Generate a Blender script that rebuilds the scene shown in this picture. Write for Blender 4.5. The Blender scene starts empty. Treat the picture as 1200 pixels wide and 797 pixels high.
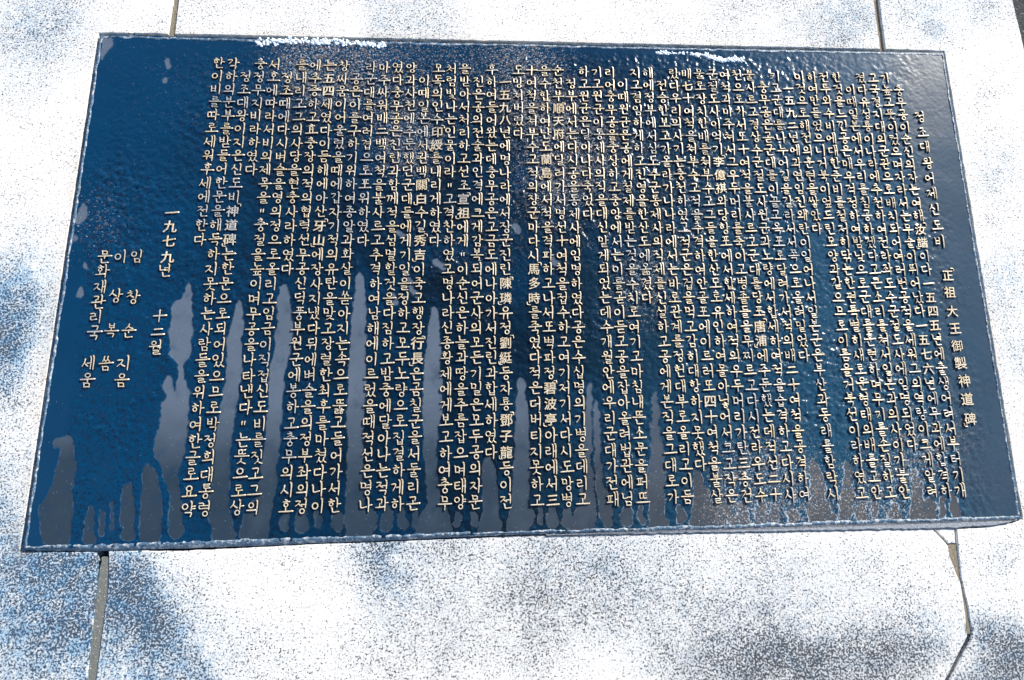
import bpy, bmesh, math, random
import numpy as np
from mathutils import Matrix, Vector

random.seed(7)
rng = np.random.default_rng(11)
scene = bpy.context.scene
COL = scene.collection

# ------------------------------------------------------------------ camera
# The memorial top is worked out in its own plane (x right, y up the slope, z out of
# the face, metres) and leans 8 degrees towards the viewer.
TILT = math.radians(8.0)
M = Matrix.Translation((0, 0, 0.62)) @ Matrix.Rotation(TILT, 4, 'X')
RV = np.array([-0.215618118, 0.0674672476, 0.0124318034])
TV = np.array([0.70548217, 0.490097732, -1.24388286])
FX, CX, CY = 22 / 36 * 1200, 648.789467, 382.570274
PW, PH = 0.025, 0.0263305365            # column and row pitch of the inscription
_th = np.linalg.norm(RV); _k = RV / _th
_K = np.array([[0, -_k[2], _k[1]], [_k[2], 0, -_k[0]], [-_k[1], _k[0], 0]])
RC = np.eye(3) + math.sin(_th) * _K + (1 - math.cos(_th)) * _K @ _K
CC = -RC.T @ TV

ZG = -0.0038     # top of the granite; the plaque's face stands proud of it at z = 0

def at(px, py, z=ZG):
    """point of the memorial's plane seen at that place of the photograph"""
    d = RC.T @ np.array([(px - CX) / FX, (CY - py) / FX, -1.0])
    s = (z - CC[2]) / d[2]
    p = CC + s * d
    return float(p[0]), float(p[1])

def seen(x, y, z=0.0):
    X = np.stack([x, y, np.zeros_like(x) + z], -1) @ RC.T + TV
    return CX - FX * X[..., 0] / X[..., 2], CY + FX * X[..., 1] / X[..., 2]

cam_data = bpy.data.cameras.new('camera')
cam_data.sensor_width = 36; cam_data.lens = 22
cam_data.shift_x = (600 - CX) / 1200
cam_data.shift_y = (CY - 398.5) / 1200
cam_data.clip_start = 0.05; cam_data.clip_end = 500
cam = bpy.data.objects.new('camera', cam_data); COL.objects.link(cam)
mc = Matrix([list(RC.T[0]) + [CC[0]], list(RC.T[1]) + [CC[1]], list(RC.T[2]) + [CC[2]], [0, 0, 0, 1]])
cam.matrix_world = M @ mc
scene.camera = cam

# ------------------------------------------------------------------ sky, sun, exposure
sun_local = Vector((0.60, 0.62, 0.47)).normalized()
sun_dir = (M.to_3x3() @ sun_local).normalized()
elev = math.asin(sun_dir.z)
azim = math.atan2(sun_dir.x, sun_dir.y)
world = bpy.data.worlds.new('World'); scene.world = world; world.use_nodes = True
wn, wl = world.node_tree.nodes, world.node_tree.links
for n in list(wn): wn.remove(n)
wo = wn.new('ShaderNodeOutputWorld'); bg = wn.new('ShaderNodeBackground')
sky = wn.new('ShaderNodeTexSky'); sky.sky_type = 'NISHITA'; sky.sun_disc = False
sky.sun_elevation = elev; sky.sun_rotation = azim
sky.air_density = 1.0; sky.dust_density = 0.6; sky.ozone_density = 2.5
# thin torn clouds
tc = wn.new('ShaderNodeTexCoord'); mp = wn.new('ShaderNodeMapping')
mp.inputs['Scale'].default_value = (1.6, 1.6, 2.6)
cn = wn.new('ShaderNodeTexNoise'); cn.inputs['Scale'].default_value = 1.7
cn.inputs['Detail'].default_value = 7; cn.inputs['Roughness'].default_value = 0.58
cr = wn.new('ShaderNodeValToRGB'); cr.color_ramp.elements[0].position = 0.50; cr.color_ramp.elements[1].position = 0.74
cm = wn.new('ShaderNodeMixRGB'); cm.inputs['Color2'].default_value = (5.5, 6.2, 7.2, 1)
wl.new(tc.outputs['Generated'], mp.inputs['Vector']); wl.new(mp.outputs[0], cn.inputs['Vector'])
wl.new(cn.outputs['Fac'], cr.inputs[0]); wl.new(cr.outputs[0], cm.inputs['Fac'])
wl.new(sky.outputs[0], cm.inputs['Color1']); wl.new(cm.outputs[0], bg.inputs['Color'])
bg.inputs['Strength'].default_value = 0.10
wl.new(bg.outputs[0], wo.inputs['Surface'])
sd = bpy.data.lights.new('sun', 'SUN'); sd.energy = 4.6; sd.angle = math.radians(0.6); sd.color = (1.0, 0.94, 0.855)
sun = bpy.data.objects.new('sun', sd); COL.objects.link(sun)
sun.rotation_euler = sun_dir.to_track_quat('Z', 'Y').to_euler()
vs = scene.view_settings
vs.view_transform = 'Standard'; vs.look = 'None'; vs.gamma = 1; vs.use_curve_mapping = False
vs.exposure = 1.0

# ------------------------------------------------------------------ helpers
def tag(o, label=None, cat=None, group=None, kind=None):
    if label: o['label'] = label
    if cat: o['category'] = cat
    if group: o['group'] = group
    if kind: o['kind'] = kind
    return o

def link(name, me, parent=None, world_m=None):
    o = bpy.data.objects.new(name, me); COL.objects.link(o)
    if parent is not None: o.parent = parent
    elif world_m is not None: o.matrix_world = world_m
    return o

def vnoise(x, y, scale, seed, octaves=1, rough=0.5):
    """smooth value noise, -1..1"""
    out = np.zeros_like(x); amp = 1.0; tot = 0.0
    for o in range(octaves):
        g = np.random.default_rng(seed + 17 * o).uniform(-1, 1, (257, 257))
        u = x / scale + 31.7 + 5.3 * o; v = y / scale + 77.1 + 3.1 * o
        iu = np.floor(u).astype(int); iv = np.floor(v).astype(int)
        fu = u - iu; fv = v - iv
        fu = fu * fu * (3 - 2 * fu); fv = fv * fv * (3 - 2 * fv)
        a = g[iu % 257, iv % 257]; b = g[(iu + 1) % 257, iv % 257]
        c = g[iu % 257, (iv + 1) % 257]; d = g[(iu + 1) % 257, (iv + 1) % 257]
        out += amp * ((a * (1 - fu) + b * fu) * (1 - fv) + (c * (1 - fu) + d * fu) * fv)
        tot += amp; amp *= rough; scale *= 0.5
    return out / tot

def sstep(a, b, x):
    t = np.clip((x - a) / (b - a), 0, 1)
    return t * t * (3 - 2 * t)

class NT:
    """tiny node builder"""
    def __init__(s, name):
        s.m = bpy.data.materials.new(name); s.m.use_nodes = True
        s.n, s.l = s.m.node_tree.nodes, s.m.node_tree.links
        for q in list(s.n): s.n.remove(q)
        s.out = s.n.new('ShaderNodeOutputMaterial'); s.b = s.n.new('ShaderNodeBsdfPrincipled')
        s.l.new(s.b.outputs[0], s.out.inputs[0])
        s.tc = s.n.new('ShaderNodeTexCoord').outputs['Object']
    def set(s, sock, v):
        if isinstance(v, bpy.types.NodeSocket): s.l.new(v, sock)
        else: sock.default_value = v
    def noise(s, scale, detail=2, rough=0.5, vec=None, dist=0.0):
        q = s.n.new('ShaderNodeTexNoise'); q.inputs['Scale'].default_value = scale
        q.inputs['Detail'].default_value = detail; q.inputs['Roughness'].default_value = rough
        q.inputs['Distortion'].default_value = dist
        s.l.new(vec or s.tc, q.inputs['Vector']); return q.outputs['Fac']
    def vor(s, scale, out='Distance', vec=None):
        q = s.n.new('ShaderNodeTexVoronoi'); q.inputs['Scale'].default_value = scale
        s.l.new(vec or s.tc, q.inputs['Vector']); return q.outputs[out]
    def ramp(s, v, a, b, lo=0.0, hi=1.0):
        q = s.n.new('ShaderNodeMapRange'); q.interpolation_type = 'SMOOTHSTEP'
        s.set(q.inputs['Value'], v); s.set(q.inputs['From Min'], a); s.set(q.inputs['From Max'], b)
        s.set(q.inputs['To Min'], lo); s.set(q.inputs['To Max'], hi); return q.outputs[0]
    def math(s, op, a, b=0.0):
        q = s.n.new('ShaderNodeMath'); q.operation = op
        s.set(q.inputs[0], a); s.set(q.inputs[1], b); return q.outputs[0]
    def mix(s, f, a, b):
        q = s.n.new('ShaderNodeMix'); q.data_type = 'RGBA'
        s.set(q.inputs[0], f)
        for i, v in ((6, a), (7, b)):
            if isinstance(v, tuple) and len(v) == 3: v = v + (1.0,)
            s.set(q.inputs[i], v)
        return q.outputs[2]
    def attr(s, name):
        q = s.n.new('ShaderNodeAttribute'); q.attribute_name = name; return q.outputs['Fac']
    def bump(s, h, dist, strength=1.0, normal=None):
        q = s.n.new('ShaderNodeBump'); q.inputs['Distance'].default_value = dist
        q.inputs['Strength'].default_value = strength; s.l.new(h, q.inputs['Height'])
        if normal: s.l.new(normal, q.inputs['Normal'])
        return q.outputs[0]
    def done(s, color, rough, normal=None, metal=0.0, spec=0.5):
        s.set(s.b.inputs['Base Color'], color if not isinstance(color, tuple) else color + (1.0,))
        s.set(s.b.inputs['Roughness'], rough); s.set(s.b.inputs['Metallic'], metal)
        s.set(s.b.inputs['Specular IOR Level'], spec)
        if normal: s.l.new(normal, s.b.inputs['Normal'])
        return s.m

# ------------------------------------------------------------------ materials
def granite_mat():
    t = NT('granite')
    st, bl = t.attr('shade_stain'), t.attr('blue')
    fine = t.noise(430, 3, 0.7); fine2 = t.noise(300, 3, 0.72); f3 = t.noise(640, 2, 0.6); mid = t.noise(70, 3, 0.6); big = t.noise(9, 4, 0.6)
    load = t.math('ADD', t.math('MULTIPLY', st, 0.10), t.math('MULTIPLY', t.math('SUBTRACT', big, 0.5), 0.20))
    load = t.math('ADD', load, t.math('MULTIPLY', t.math('SUBTRACT', mid, 0.5), 0.10))
    pale = t.ramp(t.math('ADD', fine, load), 0.53, 0.62)
    dark = t.ramp(t.math('ADD', fine2, load), 0.600, 0.640)
    tone = t.mix(t.noise(3.5, 3), (0.70, 0.675, 0.635), (0.60, 0.585, 0.555))
    tone = t.mix(t.ramp(t.noise(300, 2), 0.55, 0.70), tone, (0.62, 0.56, 0.50))
    shade_damp = t.math('MULTIPLY', t.math('MINIMUM', st, 1.0), t.ramp(t.noise(45, 5, 0.7), 0.35, 0.65, 0.25, 1.0))  # shade and wetness both put into the granite colour
    tone = t.mix(shade_damp, tone, t.mix(bl, (0.47, 0.45, 0.42), (0.22, 0.42, 0.55)))
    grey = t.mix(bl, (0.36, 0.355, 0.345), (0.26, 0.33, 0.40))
    grey = t.mix(t.math('MULTIPLY', shade_damp, bl), grey, (0.06, 0.17, 0.31))
    black = t.mix(t.math('MULTIPLY', shade_damp, bl), (0.028, 0.032, 0.036), (0.010, 0.055, 0.12))
    c = t.mix(t.math('MULTIPLY', pale, 0.75), tone, grey)
    c = t.mix(t.ramp(f3, 0.60, 0.68), c, (0.78, 0.77, 0.74))
    c = t.mix(t.math('MULTIPLY', dark, 0.95), c, black)
    rust = t.ramp(t.noise(24, 3, 0.6), 0.66, 0.78)
    c = t.mix(t.math('MULTIPLY', rust, 0.20), c, (0.60, 0.46, 0.28))
    c = t.mix(t.math('MULTIPLY', t.attr('edge'), 0.6), c, (0.42, 0.35, 0.26))
    nb = t.bump(t.noise(330, 3, 0.6), 0.0008, 0.7)
    return t.done(c, 0.8, nb, spec=0.25)

def mortar_mat(name, a, b):
    t = NT(name)
    c = t.mix(t.noise(220, 3, 0.7), a, b)
    c = t.mix(t.ramp(t.noise(400, 1), 0.68, 0.74), c, (0.5, 0.48, 0.42))
    return t.done(c, 0.9, t.bump(t.noise(260, 4, 0.7), 0.002, 0.9), spec=0.2)

def plate_mat():
    t = NT('wet_patinated_bronze_sky_tinted')
    sd_ = t.attr('dry'); rg = t.attr('rough'); fl = t.attr('fleck'); sheen_lime = t.attr('sheen_lime')
    n1 = t.noise(190, 3, 0.6)
    sdn = t.math('ADD', sd_, t.math('MULTIPLY', t.math('SUBTRACT', n1, 0.5), 1.2))
    dry = t.ramp(sdn, -0.5, 0.6)
    dry = t.math('MULTIPLY', dry, t.ramp(t.noise(28, 5, 0.65), 0.30, 0.52, 0.68, 1.0))
    blue = t.mix(t.noise(9, 4, 0.6), (0.0002, 0.021, 0.058), (0.0003, 0.034, 0.086))  # blue of the reflected sky put into the base colour
    deep = t.mix(t.noise(18, 5, 0.65), (0.0006, 0.004, 0.009), (0.0008, 0.011, 0.026))
    blue = t.mix(t.attr('deep'), blue, deep)
    sky_sheen = t.mix(t.noise(14, 3, 0.6), (0.018, 0.066, 0.112), (0.009, 0.044, 0.080))  # paler sky reflection of the right side, painted as colour
    blue = t.mix(sheen_lime, blue, sky_sheen)
    grey = t.mix(t.noise(16, 5, 0.65), (0.012, 0.024, 0.038), (0.026, 0.042, 0.062))
    warm = t.mix(t.noise(16, 5, 0.65), (0.035, 0.038, 0.043), (0.075, 0.076, 0.078))
    grey = t.mix(sheen_lime, grey, warm)
    grey = t.mix(t.attr('tone'), grey, (0.080, 0.104, 0.138))
    slate = t.mix(t.noise(11, 5, 0.6), (0.022, 0.034, 0.050), (0.060, 0.075, 0.095))  # grey of reflected cloud, painted into the right margin
    blue = t.mix(t.math('MULTIPLY', t.attr('margin'), 0.85), blue, slate)
    c = t.mix(dry, blue, grey)
    # dark pits, pale mineral flecks
    brown = t.ramp(t.math('ADD', t.noise(120, 4, 0.7), t.math('MULTIPLY', fl, 0.10)), 0.60, 0.68)
    c = t.mix(t.math('MULTIPLY', t.math('MULTIPLY', brown, fl), 0.75), c, (0.12, 0.095, 0.08))
    pit = t.ramp(t.noise(300, 2, 0.6), 0.56, 0.64)
    c = t.mix(t.math('MULTIPLY', pit, t.math('MULTIPLY', rg, 0.8)), c, (0.001, 0.002, 0.004))
    flm = t.ramp(t.math('ADD', t.noise(310, 3, 0.65), t.math('MULTIPLY', fl, 0.16)), 0.70, 0.78)
    c = t.mix(t.math('MULTIPLY', flm, 0.6), c, (0.42, 0.48, 0.53))
    # scale left along the edge of the dried water
    e = t.ramp(t.math('ABSOLUTE', t.math('ADD', sdn, 0.5)), 0.1, 1.0, 1.0, 0.0)
    e = t.math('MULTIPLY', e, t.attr('crust'))
    e = t.math('MULTIPLY', e, t.ramp(t.noise(90, 3, 0.7), 0.40, 0.60))
    c = t.mix(e, c, (0.36, 0.40, 0.44))
    de = t.ramp(t.math('ABSOLUTE', t.math('ADD', sdn, 0.9)), 0.2, 1.2, 1.0, 0.0)
    de = t.math('MULTIPLY', de, t.attr('gap'))
    c = t.mix(de, c, (0.0015, 0.003, 0.006))
    dust = t.ramp(t.vor(330), 0.05, 0.16, 1.0, 0.0)
    dust = t.math('MULTIPLY', dust, t.ramp(t.noise(140, 2), 0.56, 0.62))
    c = t.mix(t.math('MULTIPLY', dust, t.math('MULTIPLY', dry, 0.7)), c, (0.55, 0.6, 0.65))
    r = t.math('ADD', t.ramp(dry, 0, 1, 0.22, 0.40), t.math('MULTIPLY', t.attr('margin'), 0.05))
    h = t.math('MULTIPLY', t.noise(150, 3, 0.55), t.math('ADD', t.math('MULTIPLY', rg, 0.9), 0.12))
    nb = t.bump(h, 0.0016, 0.75)
    return t.done(c, r, nb, spec=0.20)

def letter_mats():
    t = NT('worn_gilt_bronze')
    c = t.mix(t.ramp(t.noise(45, 4, 0.65), 0.35, 0.7), (0.63, 0.545, 0.41), (0.57, 0.44, 0.26))
    c = t.mix(t.ramp(t.noise(9, 3, 0.6), 0.50, 0.66), c, (0.40, 0.385, 0.36))
    c = t.mix(t.math('MULTIPLY', t.ramp(t.noise(330, 3, 0.6), 0.56, 0.64), 0.8), c, (0.10, 0.07, 0.045))
    top = t.done(c, 0.45, t.bump(t.noise(380, 3), 0.0005, 0.7), metal=0.25)
    s = NT('letter_flank_shade_paint')
    c = s.mix(s.noise(200, 3), (0.002, 0.004, 0.008), (0.004, 0.012, 0.026))  # flank paint near black, carrying the letters' shadow outline in its colour
    return top, s.done(c, 0.35, spec=0.35)

def rim_mat():
    t = NT('weathered_plaque_rim')
    c = t.mix(t.noise(60, 4, 0.65), (0.02, 0.07, 0.13), (0.11, 0.17, 0.23))
    c = t.mix(t.ramp(t.noise(120, 4, 0.7), 0.50, 0.60), c, (0.36, 0.38, 0.39))
    c = t.mix(t.ramp(t.noise(90, 3, 0.7), 0.60, 0.68), c, (0.008, 0.02, 0.035))
    return t.done(c, 0.4, t.bump(t.noise(150, 4, 0.7), 0.003, 0.8))

def ice_mat():
    t = NT('refrozen_snow')
    c = t.mix(t.noise(200, 3), (0.82, 0.87, 0.92), (0.62, 0.72, 0.82))
    m = t.done(c, 0.45, t.bump(t.noise(400, 3, 0.7), 0.0015, 0.8))
    t.b.inputs['Subsurface Weight'].default_value = 0.2
    t.b.inputs['Subsurface Radius'].default_value = (0.003, 0.004, 0.005)
    return m

def paving_mat():
    t = NT('wet_dark_paving')
    c = t.mix(t.noise(5, 5, 0.65), (0.018, 0.021, 0.023), (0.06, 0.063, 0.06))
    c = t.mix(t.ramp(t.noise(90, 3), 0.60, 0.70), c, (0.25, 0.26, 0.26))
    return t.done(c, 0.9, t.bump(t.noise(40, 5, 0.65), 0.01, 0.8), spec=0.08)

GRANITE = granite_mat()
MORTAR = mortar_mat('grey_mortar', (0.09, 0.10, 0.095), (0.19, 0.19, 0.17))
CEMENT = mortar_mat('pale_cement', (0.07, 0.10, 0.14), (0.42, 0.43, 0.44))
MORTAR_TAN = mortar_mat('tan_mortar', (0.10, 0.085, 0.06), (0.28, 0.24, 0.17))
DARK = mortar_mat('joint_dirt', (0.01, 0.011, 0.012), (0.03, 0.03, 0.028))
PLATE = plate_mat(); LTOP, LSIDE = letter_mats(); RIM = rim_mat(); ICE = ice_mat(); PAVE = paving_mat()

# ------------------------------------------------------------------ ground and plinth
def flat(name, pts, z, mat, kind='structure'):
    me = bpy.data.meshes.new(name); me.from_pydata([(x, y, z) for x, y in pts], [], [list(range(len(pts)))])
    me.materials.append(mat); return me
gm = flat('paving_ground', [(-12, -12), (12, -12), (12, 12), (-12, 12)], 0, PAVE)
tag(link('paving_ground', gm, None, Matrix()), kind='structure')

# bluish shade and wet marks painted on the granite: (px, py, radius, amount, blueness)
SHADE_STAINS = [(60, 700, 75, 1.15, 1.0), (95, 665, 40, .8, 1.0), (30, 345, 60, .7, .9), (0, 400, 60, .6, 1.0), (15, 560, 60, .5, .8),
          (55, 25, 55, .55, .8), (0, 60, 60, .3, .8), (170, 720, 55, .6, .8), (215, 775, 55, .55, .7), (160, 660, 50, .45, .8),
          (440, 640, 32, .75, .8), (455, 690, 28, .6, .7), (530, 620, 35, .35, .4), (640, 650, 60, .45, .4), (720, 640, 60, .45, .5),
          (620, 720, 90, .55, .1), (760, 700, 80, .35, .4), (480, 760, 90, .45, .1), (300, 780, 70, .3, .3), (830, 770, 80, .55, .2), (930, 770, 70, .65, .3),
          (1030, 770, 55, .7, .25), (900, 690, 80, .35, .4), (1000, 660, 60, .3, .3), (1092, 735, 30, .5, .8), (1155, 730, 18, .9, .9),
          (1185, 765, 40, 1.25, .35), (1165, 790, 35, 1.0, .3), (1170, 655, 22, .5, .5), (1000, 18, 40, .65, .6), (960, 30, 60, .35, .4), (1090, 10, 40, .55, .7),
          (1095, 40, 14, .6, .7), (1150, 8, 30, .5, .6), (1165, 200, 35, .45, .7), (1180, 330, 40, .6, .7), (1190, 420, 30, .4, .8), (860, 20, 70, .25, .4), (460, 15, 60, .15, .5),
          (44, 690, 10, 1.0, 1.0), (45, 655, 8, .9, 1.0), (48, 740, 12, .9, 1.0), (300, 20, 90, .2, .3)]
PL_OUT = [at(117, 41), at(1105, 62), at(1196, 608), at(26, 646)]

def seg_d(x, y, ax, ay, bx, by):
    dx, dy = bx - ax, by - ay
    t = np.clip(((x - ax) * dx + (y - ay) * dy) / (dx * dx + dy * dy + 1e-12), 0, 1)
    return np.hypot(x - ax - t * dx, y - ay - t * dy), t

def shade_stain_attrs(me):
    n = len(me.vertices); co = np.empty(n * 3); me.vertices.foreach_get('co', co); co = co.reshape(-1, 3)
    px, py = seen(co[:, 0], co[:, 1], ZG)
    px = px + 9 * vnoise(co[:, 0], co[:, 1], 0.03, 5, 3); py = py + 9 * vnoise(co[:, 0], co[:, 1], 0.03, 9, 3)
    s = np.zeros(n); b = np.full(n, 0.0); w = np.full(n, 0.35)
    for x, y, r, a, bl in SHADE_STAINS:
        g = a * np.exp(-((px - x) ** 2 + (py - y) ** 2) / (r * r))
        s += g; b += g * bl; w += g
    # shade patches with straighter edges, painted into the granite colour
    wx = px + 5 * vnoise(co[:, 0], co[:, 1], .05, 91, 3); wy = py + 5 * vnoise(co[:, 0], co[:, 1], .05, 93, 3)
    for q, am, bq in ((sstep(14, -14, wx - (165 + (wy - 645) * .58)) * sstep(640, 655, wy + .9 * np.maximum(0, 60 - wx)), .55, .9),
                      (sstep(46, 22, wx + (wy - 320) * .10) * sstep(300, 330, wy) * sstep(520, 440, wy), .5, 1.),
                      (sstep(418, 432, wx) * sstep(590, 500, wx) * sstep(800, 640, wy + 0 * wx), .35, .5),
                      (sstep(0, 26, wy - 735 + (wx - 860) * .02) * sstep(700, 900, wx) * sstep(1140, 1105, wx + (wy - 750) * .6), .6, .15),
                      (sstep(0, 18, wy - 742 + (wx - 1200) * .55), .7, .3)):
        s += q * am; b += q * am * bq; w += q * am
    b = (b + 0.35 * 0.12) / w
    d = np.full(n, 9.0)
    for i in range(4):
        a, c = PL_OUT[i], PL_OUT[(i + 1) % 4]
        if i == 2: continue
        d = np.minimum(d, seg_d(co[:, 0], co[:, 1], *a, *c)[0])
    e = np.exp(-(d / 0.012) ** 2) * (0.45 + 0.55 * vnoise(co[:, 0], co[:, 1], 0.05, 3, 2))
    for nm, v in (('shade_stain', np.clip(s, 0, 1.5)), ('blue', np.clip(b, 0, 1)), ('edge', np.clip(e, 0, 1))):
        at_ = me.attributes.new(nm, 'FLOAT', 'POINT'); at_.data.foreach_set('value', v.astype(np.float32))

def densify(pts, step, jit, seed, close=True):
    r = random.Random(seed); out = []
    n = len(pts)
    for i in range(n if close else n - 1):
        a, b = pts[i], pts[(i + 1) % n]
        L = math.hypot(b[0] - a[0], b[1] - a[1]); k = max(1, int(L / step))
        nx, ny = -(b[1] - a[1]) / L, (b[0] - a[0]) / L
        for j in range(k):
            t = j / k; q = 0 if j == 0 else r.gauss(0, jit)
            out.append((a[0] + (b[0] - a[0]) * t + nx * q, a[1] + (b[1] - a[1]) * t + ny * q))
    return out

def inset(pts, d):
    n = len(pts); out = []
    area = sum(pts[i][0] * pts[(i + 1) % n][1] - pts[(i + 1) % n][0] * pts[i][1] for i in range(n))
    sg = 1 if area > 0 else -1
    for i in range(n):
        p, a, b = pts[i - 1], pts[i], pts[(i + 1) % n]
        tx, ty = b[0] - p[0], b[1] - p[1]; L = math.hypot(tx, ty) or 1
        out.append((a[0] - ty / L * d * sg, a[1] + tx / L * d * sg))
    return out

def prism(name, pts, ztop, zbot, mat, seed=1, step=0.011, jit=0.00035, chamfer=0.0016, grid=0.025, shade_stains=False, parent=None):
    ztop += ZG; zbot += ZG
    o_ = densify(pts, step, jit, seed); i_ = inset(o_, chamfer)
    bm = bmesh.new(); n = len(o_)
    lo = [bm.verts.new((x, y, zbot)) for x, y in o_]
    hi = [bm.verts.new((x, y, ztop - chamfer)) for x, y in o_]
    tp = [bm.verts.new((x, y, ztop)) for x, y in i_]
    for i in range(n):
        j = (i + 1) % n
        bm.faces.new((lo[i], lo[j], hi[j], hi[i])); bm.faces.new((hi[i], hi[j], tp[j], tp[i]))
    top = bm.faces.new(tp)
    bmesh.ops.recalc_face_normals(bm, faces=bm.faces)
    if grid:
        xs = [v.co.x for v in bm.verts]; ys = [v.co.y for v in bm.verts]
        for ax, lo_, hi_ in ((0, min(xs), max(xs)), (1, min(ys), max(ys))):
            c = lo_ + grid
            while c < hi_:
                tf = [f for f in bm.faces if f.normal.z > 0.99]
                ge = list({e for f in tf for e in f.edges}) + list({v for f in tf for v in f.verts}) + tf
                no = (1, 0, 0) if ax == 0 else (0, 1, 0)
                bmesh.ops.bisect_plane(bm, geom=ge, plane_co=(c if ax == 0 else 0, c if ax == 1 else 0, 0), plane_no=no)
                c += grid
    me = bpy.data.meshes.new(name); bm.to_mesh(me); bm.free(); me.materials.append(mat)
    if shade_stains: shade_stain_attrs(me)
    return link(name, me, parent, None if parent is not None else M)

A = at
xl, xr, yt, yb = -2.05, None, 0.42, -1.36
ZB = -0.16
# outer frame pieces; g = clearance round the plaque
def off(p, dx, dy): return (p[0] + dx, p[1] + dy)
TLp, TRp, BRp, BLp = PL_OUT
rx0, rx1 = A(1187, 0), A(1201, 58)
def rightx(y): return rx0[0] + (rx1[0] - rx0[0]) * (y - rx0[1]) / (rx1[1] - rx0[1])
jtl0, jtl1 = A(197, 40), A(203, 0); jtl0b, jtl1b = A(204.5, 40), A(209, 0)
jtr0, jtr1 = A(1032, 58), A(1024, 0); jtr0b, jtr1b = A(1037.5, 58), A(1030, 0)
def ext(a, b, y):   # continue the line a-b to height y
    t = (y - a[1]) / (b[1] - a[1]); return (a[0] + (b[0] - a[0]) * t, y)
bl_a = [A(118, 648), A(113, 690), A(107, 745), A(102, 797)]; bl_b = [A(127, 645), A(126, 690), A(120, 735), A(112, 797)]
GAPm = 0.0030
left = [ext(jtl0, jtl1, yt), jtl0, off(TLp, -GAPm, GAPm + .001), off(BLp, -GAPm, -.0004), A(113, 646.6)] + bl_a[1:] + [ext(bl_a[-2], bl_a[-1], yb), (xl, yb), (xl, yt)]
topp = [ext(jtl0b, jtl1b, yt), jtl0b, jtr0, ext(jtr0, jtr1, yt)]
br_l = [A(1111.5, 640), A(1113, 652), A(1121, 672), A(1126, 684), A(1130.5, 712), A(1134, 746), A(1108, 797)]
br_r = [A(1121, 619.6), A(1122.5, 640), A(1126, 676), A(1135, 715), A(1139, 744), A(1137.5, 750), A(1112.5, 797)]
FOOT = [(26, 646), (120, 646), (212, 645), (300, 640.5), (360, 637), (450, 634), (600, 627.5), (750, 625), (900, 622.6), (1000, 620.6), (1093, 619.2), (1121, 618.2), (1160, 616), (1180, 613), (1196, 609)]
bott = [bl_b[3], bl_b[2], bl_b[1], bl_b[0]] + [A(x, y + .9) for x, y in FOOT[2:11]] + br_l + [ext(br_l[-2], br_l[-1], yb), ext(bl_b[-2], bl_b[-1], yb)]
chip = [A(1095, 619.9), A(1119, 619.4), A(1120.5, 637), A(1112, 637.5), A(1105, 630)]
right = [ext(jtr0b, jtr1b, yt), jtr0b, off(TRp, GAPm, GAPm + .001), off(BRp, GAPm, -.001), A(1180, 614), A(1160, 617.2)] + br_r + \
        [ext(br_r[-2], br_r[-1], yb), (rightx(yb), yb), (rightx(yt), yt)]
prism_kw = dict(shade_stains=True)
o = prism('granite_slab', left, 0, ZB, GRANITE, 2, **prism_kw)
tag(o, 'pale speckled granite slab left of the plaque, with blue shade and wet marks coloured in at its foot', 'stone slab', 'granite slabs framing the plaque', 'thing')
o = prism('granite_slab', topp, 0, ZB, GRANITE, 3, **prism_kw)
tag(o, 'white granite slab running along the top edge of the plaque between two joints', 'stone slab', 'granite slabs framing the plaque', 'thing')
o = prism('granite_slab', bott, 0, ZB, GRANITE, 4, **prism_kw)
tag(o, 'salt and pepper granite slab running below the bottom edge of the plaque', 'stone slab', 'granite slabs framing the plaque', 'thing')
prism('chipped_corner', chip, -0.0006, -0.03, GRANITE, 9, step=.006, shade_stains=True, parent=o, grid=.01)
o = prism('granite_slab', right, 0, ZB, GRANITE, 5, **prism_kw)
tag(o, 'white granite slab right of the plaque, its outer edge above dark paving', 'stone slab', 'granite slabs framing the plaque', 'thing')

# plinth core under the slabs, bedding under the plaque
core = [(xl + .02, yb + .02), (rightx(yb) - .02, yb + .02), (rightx(yt) - .02, yt - .02), (xl + .02, yt - .02)]
o = prism('plinth_core', core, -0.030, -0.75, DARK, 6, grid=0, step=.2, jit=0); tag(o, kind='structure')

def joint(pts, mat, z=-0.0035, seed=5, name='mortar_joint', ch=.0008):
    o = prism(name, pts, z, -0.035, mat, seed, step=.006, jit=.0005, chamfer=ch, grid=0)
    tag(o, kind='structure'); return o
w = .0012
joint([off(jtl0, -w, -.004), off(jtl0b, w, -.004), off(ext(jtl0b, jtl1b, yt), w, 0), off(ext(jtl0, jtl1, yt), -w, 0)], MORTAR_TAN, -0.0030, 3)
joint([off(jtr0, -w, -.004), off(jtr0b, w, -.004), off(ext(jtr0b, jtr1b, yt), w, 0), off(ext(jtr0, jtr1, yt), -w, 0)], MORTAR_TAN, -0.0050, 4)
joint([off(A(119, 653), -w, 0), off(A(126, 653), w, 0)] + [off(p, w, 0) for p in bl_b[1:]] + [off(ext(bl_b[-2], bl_b[-1], yb), w, 0), off(ext(bl_a[-2], bl_a[-1], yb), -w, 0)] + [off(p, -w, 0) for p in reversed(bl_a[1:])], MORTAR, -0.0020, 5)
joint([A(1112, 638.5), A(1122, 638.5), A(1126.5, 676), A(1136, 715), A(1140, 743), A(1134, 744), A(1130, 712), A(1125, 684), A(1120, 672), A(1112, 652)], MORTAR_TAN, -0.0022, 6)
joint([A(640, 626), A(760, 621.5), A(900, 618), A(1100, 611), A(1193, 608), A(1180, 613.5), A(1160, 616.5), A(1100, 619.6), A(900, 623.2), A(760, 625.8), A(640, 627.6)], CEMENT, 0.0030, 8, 'cement_fillet', .0018)
joint([A(526, 48.5), A(612, 51), A(612, 54.5), A(526, 52)], MORTAR_TAN, -0.0015, 7)

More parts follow.
